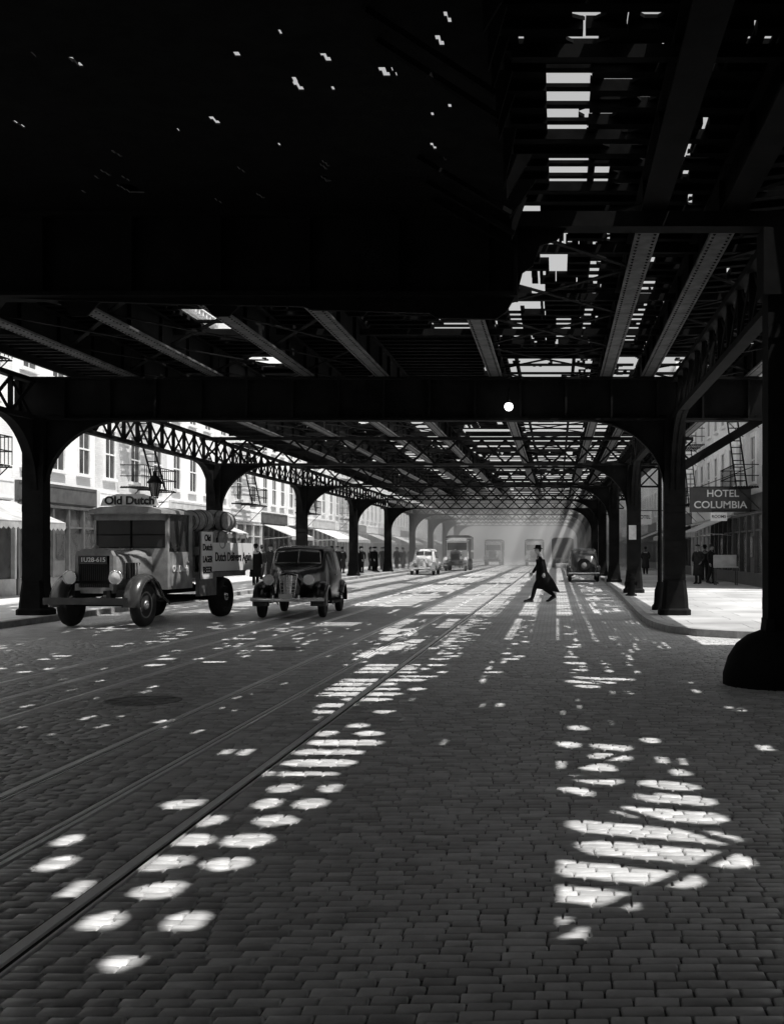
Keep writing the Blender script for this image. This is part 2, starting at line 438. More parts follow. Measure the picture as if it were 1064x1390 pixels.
# ---- track deck with openings
P = .47; HW = .155; ZD = 6.35; HX, HY = KX*ZD, KY*ZD
rows = {}
def gapk(k, x0, x1, sh=None): rows.setdefault(k, []).append((x0, x1, R.uniform(0,.08) if sh is None else sh, R.random()))
def gap(x0, x1, y): gapk(round(y/P), x0, x1)
def patch(gx0, gx1, d): gap(gx0+HX, gx1+HX, d+HY)
bars = {8:[(-.13,.12)],9:[(-.09,.36)],10:[(-.07,.70)],11:[(.1,1.0)],12:[(.05,1.0)],13:[(.33,1.0)],14:[(-.02,.24),(.5,1.0)],15:[(.08,.45),(.55,.95)],16:[(-.03,.06),(.14,.43),(.8,.95)],
        17:[(.24,.57)],18:[(.0,.19),(.27,.6)],19:[(.7,.85)],20:[(.1,.28)],23:[(-.3,-.18)],27:[(.2,.5)],28:[(.1,.7)],
        29:[(.2,.9)],30:[(.15,1.0)],31:[(.2,.9)],32:[(.3,.95)],33:[(.1,.6)]}
lbars = {8:[(-1.68,-1.5),(-2.03,-1.85)],9:[(-1.98,-1.75),(-2.3,-2.2)],10:[(-2.15,-1.86),(-1.8,-1.55),(-2.62,-2.45)],11:[(-1.83,-1.55),(-2.1,-1.87),(-2.75,-2.6)],
        12:[(-1.78,-1.52),(-2.12,-1.95)],13:[(-1.9,-1.73),(-1.65,-1.42),(-2.46,-2.22)],14:[(-1.59,-1.42),(-1.92,-1.72)],15:[(-1.92,-1.55),(-2.18,-2.0)],16:[(-2.05,-1.5)],
        17:[(-2.07,-1.52),(-2.5,-2.4)],18:[(-2.05,-1.43)],19:[(-1.75,-1.5),(-2.1,-1.9)],20:[(-1.9,-1.7)],21:[(-2.2,-2.1)],22:[(-2.4,-2.1),(-1.8,-1.6)],23:[(-2.45,-2.05)],24:[(-2.3,-1.75)],25:[(-2.2,-1.7)],
        26:[(-2.1,-1.8),(-1.7,-1.5)],27:[(-2.3,-1.9)],28:[(-2.2,-1.6)],29:[(-2.0,-1.5)],7:[(-1.75,-1.6)]}
for dct in (bars, lbars):
    for k, l in dct.items():
        for a,b in l: gapk(k, a+HX, b+HX, R.uniform(0,.05))
gapk(9,-.48+HX,-.38+HX)
for k in range(30,75):
    d = k*P-HY
    for _ in range(2):
        if R.random() < .75:
            a = R.uniform(-2.3,-1.5); patch(a, a+R.uniform(.1,.45), d)
    if R.random() < .7:
        a = R.uniform(.1,.8); patch(a, a+R.uniform(.1,.5), d)
    if R.random() < .6:
        a = R.uniform(-1.2,-.6); patch(a, a+R.uniform(.08,.3), d)
for k in range(20,60):
    d = k*P-HY
    for _ in range(4):
        if R.random() < .65:
            a = R.uniform(-8.2,-4.7); patch(a, a+R.uniform(.08,.3), d)
for k in range(60,345):
    y = k*P
    for _ in range(9):
        a = R.uniform(-12.2,3.8)
        if R.random() < .8: gap(a, a+R.uniform(.2,1.2), y)
for _ in range(330):
    gap(*(lambda a: (a, a+R.uniform(.03,.1)))(R.uniform(-12,6.5)), R.uniform(6,30))
ladders = [(-.09,.66,14.0,15.2),(-.1,.35,11.5,13.2),(1.48,1.75,20.2,26.8),(-2.6,-1.8,23.9,25.2),(2.4,2.6,20,27),(.55,.72,19,26.5),(-1.0,-.7,23,26.5),(.0,.3,23.5,26.5),(3.2,3.5,19.6,26.8)]
far = [(-1.2,.9,28.5,42),(-3.4,-1.7,33,42),(1.3,1.95,28,60),(2.4,3.2,28,44),(-1.2,1.0,43,55),(-3.6,-1.7,45,54),(-1.2,1.0,58,69),(-3.5,-1.7,58,70),(-1.2,1.0,72,84),(-3.6,-1.6,73,90),(-7.3,-6,33,44),(-7.4,-6,50,80),
       (-1.2,1,88,YEND),(-3.6,-1.6,93,YEND),(2.4,3.4,45,YEND),(-7.3,-6,90,YEND),(1.3,1.95,64,YEND),(-5.5,-4.3,35,56),(-5.5,-4.3,60,YEND),(-9.5,-8.1,36,YEND),
       (-7.4,-6.3,22.6,26.0),(-7.55,-6.1,28.0,30.4)]
big = [(-.48,-.22,16.2,17.5),(-.38,-.08,16.9,18.3),(-.26,.04,17.6,19.2),(-.12,.18,18.4,20.1),
       (-.66,-.42,19.6,21.2),(-.9,-.55,21.6,22.8),(-.45,-.2,20.9,22.0),(-1.1,-.9,22.2,23.4),(-.62,-.3,22.3,23.2),
       (-5.6,-5.42,15.3,15.8),(-4.0,-3.95,14.8,15.1),(1.5,1.58,13.5,14.1),(1.42,1.5,12.4,12.8),
       (1.58,1.66,14.4,14.9),(1.5,1.56,11.1,11.4),(1.6,1.67,12.9,13.2),(-5.6,-5.5,22.3,23),(-6.6,-6.4,22.0,22.6),(-6.1,-6.0,26,26.6),(-4.9,-4.75,20.5,21),(2.3,2.36,11.6,12),(1.75,1.82,15.5,16),
       (-2.2,-2.1,20,20.6),(-.35,-.3,10.8,11.0),(-1.9,-1.85,14.6,15),(.5,.56,22,22.6),(.2,.3,23.4,24),(1.3,1.38,17,17.4),(1.5,1.6,19,19.4)]
for _ in range(240):
    a = R.uniform(-8.5,4.4) if R.random() < .35 else R.uniform(-2.5,4.4); y = R.uniform(16,27); big.append((a,a+R.uniform(.015,.07),y,y+R.uniform(.35,.9)))
for _ in range(26):
    a = R.uniform(-.3,3.5); y = R.uniform(9.5,14); big.append((a,a+R.uniform(.012,.035),y,y+R.uniform(.25,.3)))
for _ in range(1100):
    a = R.uniform(-12,4.2) if R.random() < .5 else R.uniform(-4,4.2); y = R.uniform(28,YEND); big.append((a,a+R.uniform(.05,.3),y,y+R.uniform(.8,2.6)))
def shaded(q, y):  # sound planking keeps the roadway lane around the waiting car in shade
    return 25.4 < y < 32.6 and q[1] > -5.7 and q[0] < -1.9
def inl(y, zs): return [(q[0],q[1]) for q in zs if q[2] <= y <= q[3] and not shaded(q, y)]
def subtract(x0, x1, ivs):
    out = []; x = x0
    for a,b in sorted(ivs):
        a = max(a,x0); b = min(b,x1)
        if b <= a: continue
        if a > x: out.append((x,a))
        x = max(x,b)
    if x < x1: out.append((x,x1))
    return out
def split(l, c):
    out = []
    for a,b in l:
        if a < c < b: out += [(a,c),(c,b)]
        else: out.append((a,b))
    return out
def tri(m, p, q, r):
    m.add([(a,b,6.331) for a,b in (p,q,r)]+[(a,b,6.366) for a,b in (p,q,r)], [(0,1,2),(3,5,4),(0,3,4,1),(1,4,5,2),(2,5,3,0)])
for bi, (ya, yb) in enumerate(bay):
    m = MB(); k0 = math.ceil(ya/P); k1 = math.ceil(yb/P)
    near = ya < 15
    for k in range(k0,k1):
        y = k*P; xr = dxr(y); hw = HW; XA = FX if 0 <= y < 14 else DXL
        op = [q for q in rows.get(k, []) if not shaded(q, y)]
        ivs = [(a,b) for a,b,_,_ in op]+inl(y,ladders)+inl(y,big)+inl(y,far)
        if ya < -1: ivs = []
        fl = subtract(XA,xr,ivs)
        if near: fl = split(fl, 2.35)
        for a,b in fl: m.box(a,b,y-hw,y+hw,6.33,6.37)
        if y < 33 and ya > -1:
            for a,b,s,q in op:
                if s > .02:
                    if q < .5: m.box(a,b,y-hw,y-hw+s,6.331,6.366)
                    else: m.box(a,b,y+hw-s,y+hw,6.331,6.366)
                w_ = b-a; ya_, yb_ = y-hw, y+hw
                if w_ > .12:
                    c1,c2,c3,c4 = [R.uniform(.05,min(.16,w_*.45)) for _ in range(4)]; h_ = .13
                    tri(m,(a,ya_),(a+c1,ya_),(a,ya_+R.uniform(.06,h_))); tri(m,(b,ya_),(b,ya_+R.uniform(.06,h_)),(b-c2,ya_))
                    tri(m,(a,yb_),(a,yb_-R.uniform(.06,h_)),(a+c3,yb_)); tri(m,(b,yb_),(b-c4,yb_),(b,yb_-R.uniform(.06,h_)))
        yt = y+P/2; th = (P-2*hw)/2-.0005
        lad = inl(yt,ladders); fr = inl(yt,far); bg_ = inl(yt,big)
        if ya < -1: lad = fr = bg_ = []
        tl = subtract(XA,xr,lad+bg_+fr)
        if near: tl = split(tl, 2.35)
        for a,b in tl: m.box(a,b,yt-th,yt+th,6.25+R.uniform(0,.015),6.375)
        for a,b in lad: m.box(a,b,yt-.06,yt+.06,6.3,6.34)
        if fr and k % (3 if y < 60 else 4 if y < 90 else 6) == 0:
            for a,b in fr: m.box(a,b,yt-.1,yt+.1,6.3,6.34)
    if near:
        m.v = [(x, y-.38*max(0,x-2.35), z) for x,y,z in m.v]
    for x in (-9.5,-8.06,-5.57,-4.13,-1.0,.44):
        if ya == -.2 and x < FX: continue
        m.box(x-.04,x+.04,ya,yb,6.376,6.5)
    E('track_deck', m, ['wood'])
E('track_deck', MB().box(DXL,7.2,-70,-14.8,6.25,6.37), ['wood'])  # plain closed slab added behind the camera to keep skylight out
m = MB(); spk = [(-4.66,12.97,.17,.3),(-2.45,12.6,.06,.2),(-2.2,10.1,.05,.2),(-1.42,9.8,.06,.2),(-3.15,10.9,.05,.15),(-2.55,9.45,.05,.15),(-1.85,9.5,.05,.15),(-2.2,9.95,.04,.15),(-5.0,11,.03,.15),(-3.3,13.2,.04,.15),(-6.0,12.2,.03,.15),(-1.2,11.6,.03,.12),(-3.9,9.6,.04,.12),(-1.0,12.9,.03,.15),(-.9,9.2,.04,.12)]
for _ in range(24): spk.append((R.uniform(-6,-.6),R.uniform(8.7,13.7),R.uniform(.012,.03),R.uniform(.12,.2)))
y = 0.0
while y < 13.8:
    y2 = min(y+.1,13.8)
    op = [(a-q/2+(y-b)*.2,a+q/2+(y-b)*.2) for a,b,q,l in spk if b-l/2 < (y+y2)/2 < b+l/2]
    for a,b in subtract(DXL,FX,op): m.box(a,b,y,y2-.0,5.585,5.6)
    y = y2
m.box(FX-.04,FX,-.19,13.79,5.601,6.37)
y = 8.0
while y < 13.6:
    m.prism([(FX-.002,5.6),(FX+R.uniform(.12,.3),5.6),(FX-.002,5.2-R.uniform(0,.2))],'y',y,y+.05)
    if R.random() < .6: m.beam((FX-.9,y,5.57),(FX+.02,y+.5,5.15),.05,.05)
    y += R.uniform(.5,.9)
E('dark_soffit', m, ['wood'])  # closed dark sheet added so the near bay overhead reads black
for bi, (ya, yb) in enumerate(bay):
    for X in (DXL-.06, None):
        xx = X if X else dxr((ya+yb)/2)+.06
        m = MB(); m.box(-.04,.04,0,yb-ya-.02,6.1,6.5); m.box(-.03,.03,0,yb-ya-.02,7.38,7.44); m.box(-.02,.02,0,yb-ya-.02,6.95,6.99)
        y = .2
        while y < yb-ya:
            m.box(-.025,.025,y,y+.05,6.5,7.38); y += 1.4
        E('edge_railing', m, ['iron'], (xx,ya,0))

gl = empty('globe_lamp', (-1.08,26.75,4.6), label='lit round glass globe lamp hung from the iron girder', category='lamp')
mk('globe', MB().ell((0,0,.28),(.10,.10,.10),16), ['globe'], gl)
mk('lamp_bracket', MB().tube([(0,0,.38),(0,0,.62),(0,.15,.7),(0,.42,.7)],.018,8).lathe([(.06,.36),(.07,.38),(.03,.44)],12), ['iron'], gl)

# ------------------------------------------------------------ haze in the air down the street
hm = bpy.data.materials.new('haze_air'); hm.use_nodes = True; nt = hm.node_tree
nt.nodes.remove(nt.nodes['Principled BSDF'])
vs_ = nt.nodes.new('ShaderNodeVolumeScatter'); vs_.inputs['Density'].default_value = .024; vs_.inputs['Anisotropy'].default_value = -.15
vs_.inputs['Color'].default_value = (1,1,1,1)
nt.links.new(vs_.outputs[0], nt.nodes['Material Output'].inputs['Volume']); M['haze'] = hm
hz = mk('haze', MB().box(-17.7,8.1,84,420,.16,14), ['haze'], kind='structure')

# ------------------------------------------------------------ buildings
def window_mesh():
    m = MB(); wd, h = .5, .95
    m.box(0,.07,-wd-.1,-wd,-h,h); m.box(0,.07,wd,wd+.1,-h,h); m.box(0,.09,-wd-.14,wd+.14,h,h+.2); m.box(0,.13,-wd-.16,wd+.16,-h-.12,-h)
    m.box(.005,.05,-wd,wd,-.03,.03); m.box(.005,.035,-.02,.02,-h,-.03); m.box(.005,.035,-.02,.02,.03,h)
    return m
def fire_escape_mesh():
    m = MB()
    for z in (0,3.3):
        for i in range(9): m.box(.02+i*.11,.06+i*.11,-2,2,z,z+.03)
        for yy in (-2,0,2): m.beam((0,yy,z-.03),(1,yy,z-.03),.04,.05)
        for zz in (z+.45,z+.9): m.beam((1,-2,zz),(1,2,zz),.035,.035); m.beam((0,-2,zz),(1,-2,zz),.035,.035); m.beam((0,2,zz),(1,2,zz),.035,.035)
        for i in range(17): m.box(.99,1.01,-2+i*.25-.01,-2+i*.25+.01,z+.03,z+.9)
        for yy in (-2,2): m.beam((.9,yy,z),(0,yy,z-.9),.03,.03)
    m.beam((.35,-1.6,3.3),(.35,1.2,0),.05,.1); m.beam((.8,-1.6,3.3),(.8,1.2,0),.05,.1)
    for i in range(11):
        t = i/11; m.box(.35,.8,-1.6+2.8*t-.08,-1.6+2.8*t+.08,3.3-3.3*t-.015,3.3-3.3*t+.015)
    return m
win_tpl = None; fe_tpl = None
def building(xf, y0, y1, h, side, wall, lab, nwin, floors, awn=None, sign=True, fe=False, detail=True):
    global win_tpl, fe_tpl
    yc = (y0+y1)/2; hwid = (y1-y0)/2-.01
    e = empty('shop_building', (xf,yc,.13), 0 if side > 0 else math.pi, label=lab, category='building', group='tenement shop buildings lining the street')
    mk('wall', MB().box(-10,0,-hwid,hwid,-.15,h), [wall], e)
    m = MB(); m.box(-.3,.35,-hwid,hwid,h+.002,h+.25); m.box(0.002,.22,-hwid,hwid,h-.3,h)
    y = -hwid+.3
    while y < hwid: m.box(.222,.32,y,y+.15,h-.25,h-.002); y += .6
    mk('cornice', m, ['stone'], e)
    m = MB(); m.box(.002,.16,-hwid+.05,hwid-.05,0,.55,0); m.box(.002,.2,-hwid+.05,hwid-.05,3.0,3.1,0)
    nb = 5
    for i in range(nb+1):
        yy = -hwid+.12+(2*hwid-.24)*i/nb; m.box(.002,.18,yy-.07,yy+.07,.55,3.0,0)
    m.box(.03,.13,-hwid+.2,hwid-.2,2.3,2.37,0)
    sf = mk('shopfront', m, ['shop' if not (awn == 'canvas' or sign == 'white') else 'cream'], e)
    mk('shop_window', MB().box(.004,.05,-hwid+.2,hwid-.2,.555,2.99), ['shade'], sf)
    dy = -hwid+.12+(2*hwid-.24)*.5
    mk('door', MB().box(.055,.1,dy-.45,dy+.45,.56,2.25).box(.1,.13,dy-.35,dy+.35,1.2,2.1,1), ['shop','shade'], sf)
    if sign: mk('sign_board', MB().box(.01,.14,-hwid+.15,hwid-.15,3.15,3.85).box(.14,.16,-hwid+.2,hwid-.2,3.2,3.25).box(.14,.16,-hwid+.2,hwid-.2,3.75,3.8), [sign if isinstance(sign,str) else 'cream'], e)
    if awn:
        m = MB(); a0, a1 = -hwid+.3, hwid-.3
        m.add([(.21,a0,3.05),(.21,a1,3.05),(1.9,a1,2.35),(1.9,a0,2.35),(.21,a0,3.09),(.21,a1,3.09),(1.9,a1,2.39),(1.9,a0,2.39)],[(0,1,2,3),(4,7,6,5),(0,4,5,1),(1,5,6,2),(2,6,7,3),(3,7,4,0)])
        k = int((a1-a0)/.3)
        for i in range(k):
            yy = a0+(a1-a0)*i/k; st = (a1-a0)/k
            m.add([(1.9,yy,2.36),(1.9,yy+st,2.36),(1.9,yy+st,2.2),(1.9,yy+st*.5,2.12),(1.9,yy,2.2)],[(0,1,2,3,4)])
        for yy in (a0,a1): m.beam((.2,yy,2.2),(1.9,yy,2.36),.03,.03)
        mk('awning', m, [awn], e)
    for fl in range(floors):
        for i in range(nwin):
            yy = -hwid+2*hwid*(i+.5)/nwin; z = 5.35+3.3*fl
            if win_tpl is None:
                win_tpl = mk('window', window_mesh(), ['stone'], e, (.002,yy,z))
                mk('window_pane', MB().box(.002,.02,-.5,.5,-.95,.95), ['shade'], win_tpl)
            else: dup(win_tpl, (.002,yy,z), parent=e)
    if fe:
        if fe_tpl is None: fe_tpl = mk('fire_escape', fire_escape_mesh(), ['iron'], e, (.15,0,4.1))
        else: dup(fe_tpl, (.15,0,4.1), parent=e)
    return e
walls = ['wallA','wallB','wallA','wallC','wallA','wallB']
desc = {'wallA':'pale painted brick','wallB':'light brick','wallC':'brown brick'}
y = 22.0; i = 0
while y < 330:
    wd = [8,9,7,8.5,7.5,9.5,7][i % 7]; wl = walls[i % 6]
    aw = [None,'awning',None,'canvas','awning'][i % 5]
    near = y < 110
    building(-18, y, y+wd, [13.5,15,12.6,14.4][i % 4], 1, wl, '%s tenement with shopfront%s' % (desc[wl], ' and canvas awning' if aw else ' at street level'),
        3, 2 if near else (1 if y < 190 else 0), aw, ['cream','white','shop','canvas'][i % 4], fe=(i % 2 == 1 and near), detail=near)
    y += wd; i += 1
y = 45.0; i = 0
while y < 330:
    wd = [10,8,9,7.5][i % 4]; wl = walls[(i+3) % 6]
    building(8.4, y, y+wd, [12.8,14,13][i % 3], -1, wl, '%s tenement with shopfront%s' % (desc[wl], ' and awning' if i % 2 else ' at street level'),
        3, 2 if y < 70 else (1 if y < 150 else 0), 'awning' if i % 2 else None, ['shop','cream','white'][i % 3], fe=(i in (0,2)))
    y += wd; i += 1
building(24, 22, 44, 13, -1, 'wallB', 'light brick tenement behind the open corner', 5, 2, None, 'cream')
for y0 in (-66,-44,-22,0):  # unseen buildings added out of frame to block skylight on the near road
    building(-18, y0, y0+22, 14, 1, 'wallC', 'brown brick tenement with shopfront at street level', 6, 1, None, 'shop')
    if y0 < 0: building(8.4, y0, y0+22, 14, -1, 'wallC', 'brown brick tenement with shopfront at street level', 6, 1, None, 'shop')
building(8.4, 0, 17, 14, -1, 'wallC', 'brown brick tenement with shopfront at street level', 5, 1, None, 'shop')

hs = empty('hotel_sign', (7.0,50,0), label='hotel signboard projecting from building over the pavement', category='sign')
mk('sign_board', MB().box(-1.35,1.25,-.05,.05,3.25,4.3), ['dgrey'], hs)
mk('sign_bracket', MB().beam((-1.2,0,4.32),(1.4,0,4.32),.05,.04).beam((-.9,0,4.33),(1.4,0,5.2),.03,.03), ['iron'], hs)
text('lettering','HOTEL',.42,'white',hs,(0.05,-.056,4.03),FRONT,.006,1.35)
text('lettering','COLUMBIA',.42,'white',hs,(-.05,-.056,3.55),FRONT,.006,2.25)
rs = empty('rooms_sign', (6.75,49,0), label='small pale rooms sign hanging below the hotel sign', category='sign')
mk('sign_board', MB().box(-.34,.34,-.03,.03,2.85,3.2), ['white'], rs)
mk('sign_bracket', MB().beam((-.25,0,3.2),(-.25,0,3.3),.02,.02).beam((.25,0,3.2),(.25,0,3.3),.02,.02).beam((-.3,0,3.3),(1.65,0,3.3),.04,.04), ['iron'], rs)
text('lettering','ROOMS',.17,'black',rs,(0,-.036,3.03),FRONT,.003)
h2 = empty('hotel_sign', (5.9,80,0), label='small pale hotel sign projecting over the pavement', category='sign')
mk('sign_board', MB().box(-.5,.55,-.04,.04,3.4,4.3), ['white'], h2)
mk('sign_bracket', MB().beam((-.5,0,4.34),(2.5,0,4.34),.05,.05), ['iron'], h2)
text('lettering','HOTEL',.34,'black',h2,(.02,-.046,3.9),FRONT,.005,.9)

# ------------------------------------------------------------ vehicles
def wheel(parent, x, y, r, wdt, out, name='wheel', rimmat='dgrey', rotx=0):
    e = mk(name, MB().lathe([(r*.62,-wdt*.3),(r*.8,-wdt*.5),(r*.95,-wdt*.42),(r,-wdt*.2),(r,wdt*.2),(r*.95,wdt*.42),(r*.8,wdt*.5),(r*.62,wdt*.3)],28,(0,0,0),'x'), ['rubber'], parent, (x,y,r))
    s = 1 if out > 0 else -1
    m = MB().lathe([(r*.63,-wdt*.25*s),(r*.63,wdt*.32*s),(r*.55,wdt*.3*s),(r*.5,wdt*.1*s),(r*.25,wdt*.2*s),(r*.2,wdt*.38*s),(.01,wdt*.42*s)],20,(0,0,0),'x')
    mk('rim', m, [rimmat], e)
    mk('hubcap', MB().lathe([(r*.2,wdt*.36*s),(r*.17,wdt*.48*s),(.01,wdt*.55*s)],16,(0,0,0),'x'), ['chrome'], e)
    return e
def arc_fender(mb, x, yc, zc, rad, w0, a0, a1, m=0, th=.035, tail=None):
    pts = [(yc-rad*math.cos(a), zc+rad*math.sin(a)) for a in [a0+(a1-a0)*k/14 for k in range(15)]]
    if tail: pts += tail
    rings = []
    for i,(yy,zz) in enumerate(pts):
        p = pts[max(i-1,0)]; q = pts[min(i+1,len(pts)-1)]
        d = Vector((q[0]-p[0], q[1]-p[1])).normalized(); nrm = Vector((-d.y, d.x))
        prof = [(-1,-.9),(-.95,-.2),(-.6,.5),(0,.75),(.6,.5),(.95,-.2),(1,-.9),(.9,-.9),(.55,.2),(0,.4),(-.55,.2),(-.9,-.9)]
        rings.append([(x+u*w0, yy+nrm.x*v*w0*.45, zz+nrm.y*v*w0*.45) for u,v in prof])
    mb.loft(rings, m, True)

SEC = [(-2.12,.50,.76,.98,.13,.09),(-2.0,.42,.84,1.10,.25,.18),(-1.7,.40,.88,1.15,.33,.26),(-1.2,.38,.93,1.19,.41,.34),(-.75,.36,1.0,1.24,.56,.47),(-.6,.34,1.03,1.29,.68,.58),
       (-.40,.34,1.05,1.62,.74,.62),(-.15,.34,1.05,1.71,.77,.655),(.5,.34,1.05,1.745,.79,.67),(1.2,.34,1.05,1.735,.78,.66),(1.75,.36,1.03,1.64,.75,.60),(2.1,.4,.97,1.42,.68,.52),(2.35,.46,.87,1.09,.57,.42),(2.5,.55,.7,.84,.37,.27)]
def secat(y):
    for i,(a,b) in enumerate(zip(SEC,SEC[1:])):
        if a[0] <= y <= b[0]:
            t = (y-a[0])/(b[0]-a[0])
            p = SEC[max(i-1,0)]; q = SEC[min(i+2,len(SEC)-1)]
            if .001 < t < .999 and y > -.35 :
                out = [y]
                for c_ in range(1,6):
                    m0 = (b[c_]-p[c_])/(b[0]-p[0])*(b[0]-a[0]) if b[0] != p[0] else 0; m1 = (q[c_]-a[c_])/(q[0]-a[0])*(b[0]-a[0])
                    out.append((2*t**3-3*t*t+1)*a[c_]+(t**3-2*t*t+t)*m0+(-2*t**3+3*t*t)*b[c_]+(t**3-t*t)*m1)
                return out
            return [a[c_]+(b[c_]-a[c_])*t for c_ in range(6)]
def ring(s):
    y,zb,zl,zt,wb,wt = s; Lz = lambda t: zl+t*(zt-zl)
    h = [(0,zb),(.9*wb,zb),(wb,zb+.08),(wb*1.03,(zb+zl)/2),(wb,zl),(wb+(wt-wb)*.5,Lz(.42)),(wt,Lz(.8)),(wt*.96,Lz(.88)),(wt*.86,Lz(.95)),(wt*.7,Lz(.975)),(wt*.4,Lz(.993)),(0,zt)]
    return [(u,y,z) for u,z in h]+[(-u,y,z) for u,z in h[-2:0:-1]]
def sidept(y, t, s):
    _,zb,zl,zt,wb,wt = secat(y)
    if t < .42: k = t/.42; x = wb+(wt-wb)*.5*k
    else: k = (t-.42)/.38; x = wb+(wt-wb)*(.5+.5*k)
    return ((x+.006)*s, y, zl+t*(zt-zl))
def sedan(loc, rotz, paint, lab, spare=False, **props):
    e = empty('parked_car' if spare else 'sedan_car', loc, rotz, label=lab, category='car', **props)
    ys = []
    for a,b in zip(SEC,SEC[1:]): ys += [a[0]+(b[0]-a[0])*k/4 for k in range(4)]
    ys.append(SEC[-1][0])
    body = mk('body', MB().loft([ring(secat(q)) for q in ys], 0, True), [paint], e)
    for s in (-1,1):
        for ya,yb in [(-.32,.42),(.50,1.12),(1.2,1.62)]:
            yy = [ya+(yb-ya)*k/6 for k in range(7)]
            m = MB()
            cols = [[sidept(q,t,s) for t in (.08,.42,.74)] for q in yy]
            for a,b in zip(cols,cols[1:]):
                m.add(a+b,[(0,1,4,3),(1,2,5,4)],0,True)
            mk('side_window', m, ['glass'], e)
    for s in (-1,1):
        m = MB().add([(s*.03,-.60,1.32),(s*.52,-.585,1.30),(s*.50,-.43,1.54),(s*.03,-.42,1.59)],[(0,1,2,3)])
        for i,v in enumerate(m.v): m.v[i] = (v[0],v[1]-.03,v[2]+.012)
        mk('windscreen', m, ['glass'], e)
    mk('windscreen_frame', MB().tube([(-.55,-.625,1.30),(-.52,-.455,1.58),(0,-.455,1.63),(.52,-.455,1.58),(.55,-.625,1.30),(0,-.64,1.31),(-.55,-.625,1.30)],.012,6).tube([(0,-.64,1.31),(0,-.455,1.62)],.012,6), ['chrome'], e)
    mk('rear_window', MB().add([(-.25,1.88,1.62),(.25,1.88,1.62),(.22,2.09,1.47),(-.22,2.09,1.47)],[(0,1,2,3)]), ['glass'], e)
    for s in (-1,1):
        m = MB(); arc_fender(m, s*.68, -1.42, .36, .46, .20, -.15, 2.5, tail=[(-.85,.42),(-.6,.34)])
        mk('front_fender', m, [paint], e)
        m = MB(); arc_fender(m, s*.72, 1.55, .36, .44, .17, .35, 3.3)
        mk('rear_fender', m, [paint], e)
        mk('running_board', MB().box(min(s*.70,s*.88),max(s*.70,s*.88),-.62,1.13,.30,.34), ['rubber'], e)
        hl = mk('headlight', MB().lathe([(.125,0),(.13,.05),(.11,.16),(.05,.27),(.01,.3)],18,(0,0,0),'y'), [paint], e, (s*.47,-1.97,.92))
        mk('lens', MB().lathe([(.01,-.035),(.07,-.025),(.12,-.002)],18,(0,0,0),'y'), ['lens'], hl)
        mk('headlight_rim', MB().tube([(.125*math.cos(t),-.004,.125*math.sin(t)) for t in [2*math.pi*k/20 for k in range(21)]],.012,6), ['chrome'], hl)
        wheel(e, s*.72, -1.42, .36, .17, s); wheel(e, s*.72, 1.55, .36, .17, s)
        mk('door_handle', MB().beam((s*.81,.28,1.0),(s*.81,.42,1.0),.02,.02), ['chrome'], e)
        mk('tail_light', MB().ell((s*.70,2.08,.78),(.04,.06,.04),8), ['lens'], e)
    m = MB()
    for i in range(13):
        u = (i-6)/6; xx = u*.19; yy = -2.16+abs(u)*.13
        m.beam((xx,yy-.02,1.04-.03*abs(u)),(xx*.7,yy-.04,.47+.06*abs(u)),.012,.02)
    m.tube([(-.21,-2.04,1.04),(0,-2.2,1.10),(.21,-2.04,1.04),(.14,-2.1,.5),(0,-2.2,.44),(-.14,-2.1,.5),(-.21,-2.04,1.04)],.016,6)
    for z in (.62,.7,.78,.86): m.beam((-.17,-2.15,z),(0,-2.21,z),.012,.012); m.beam((0,-2.21,z),(.17,-2.15,z),.012,.012)
    mk('grille', m, ['chrome'], e)
    m = MB().tube([(-.85,-2.15,.46),(-.6,-2.27,.46),(0,-2.33,.46),(.6,-2.27,.46),(.85,-2.15,.46)],[(.02,.045)]*5,8)
    m.beam((-.4,-2.3,.46),(-.35,-1.9,.46),.04,.04); m.beam((.4,-2.3,.46),(.35,-1.9,.46),.04,.04)
    for s in (-1,1): m.tube([(s*.3,-2.36,.38),(s*.3,-2.38,.46),(s*.3,-2.36,.56)],.02,6)
    mk('bumper', m, ['chrome'], e)
    m = MB().tube([(-.8,2.52,.46),(0,2.62,.46),(.8,2.52,.46)],[(.02,.045)]*3,8); m.beam((-.4,2.59,.46),(-.4,2.2,.46),.04,.04); m.beam((.4,2.59,.46),(.4,2.2,.46),.04,.04)
    mk('bumper', m, ['chrome'], e)
    mk('license_plate', MB().box(-.16,.16,-2.375,-2.365,.5,.6), ['cream'], e)
    if spare:
        w_ = MB().lathe([(.2,-.08),(.33,-.08),(.36,0),(.33,.08),(.2,.08)],24,(0,2.48,.86),'y').lathe([(.2,-.05),(.2,.07),(.05,.1),(.01,.11)],18,(0,2.48,.86),'y',1)
        mk('spare_wheel', w_, ['rubber','grey'], e)
        m = MB(); m.tube([(0,2.42,.5),(0,2.42,1.0)],.02,6); mk('spare_bracket', m, ['iron'], e)
    return e
car = sedan((-6.42,29.8,0), math.radians(3), 'black', 'black rounded sedan car with chrome grille on cobbles')
pc = sedan((1.42,63,0), math.pi, 'dgrey', 'dark sedan parked at the kerb with rear spare wheel', True)

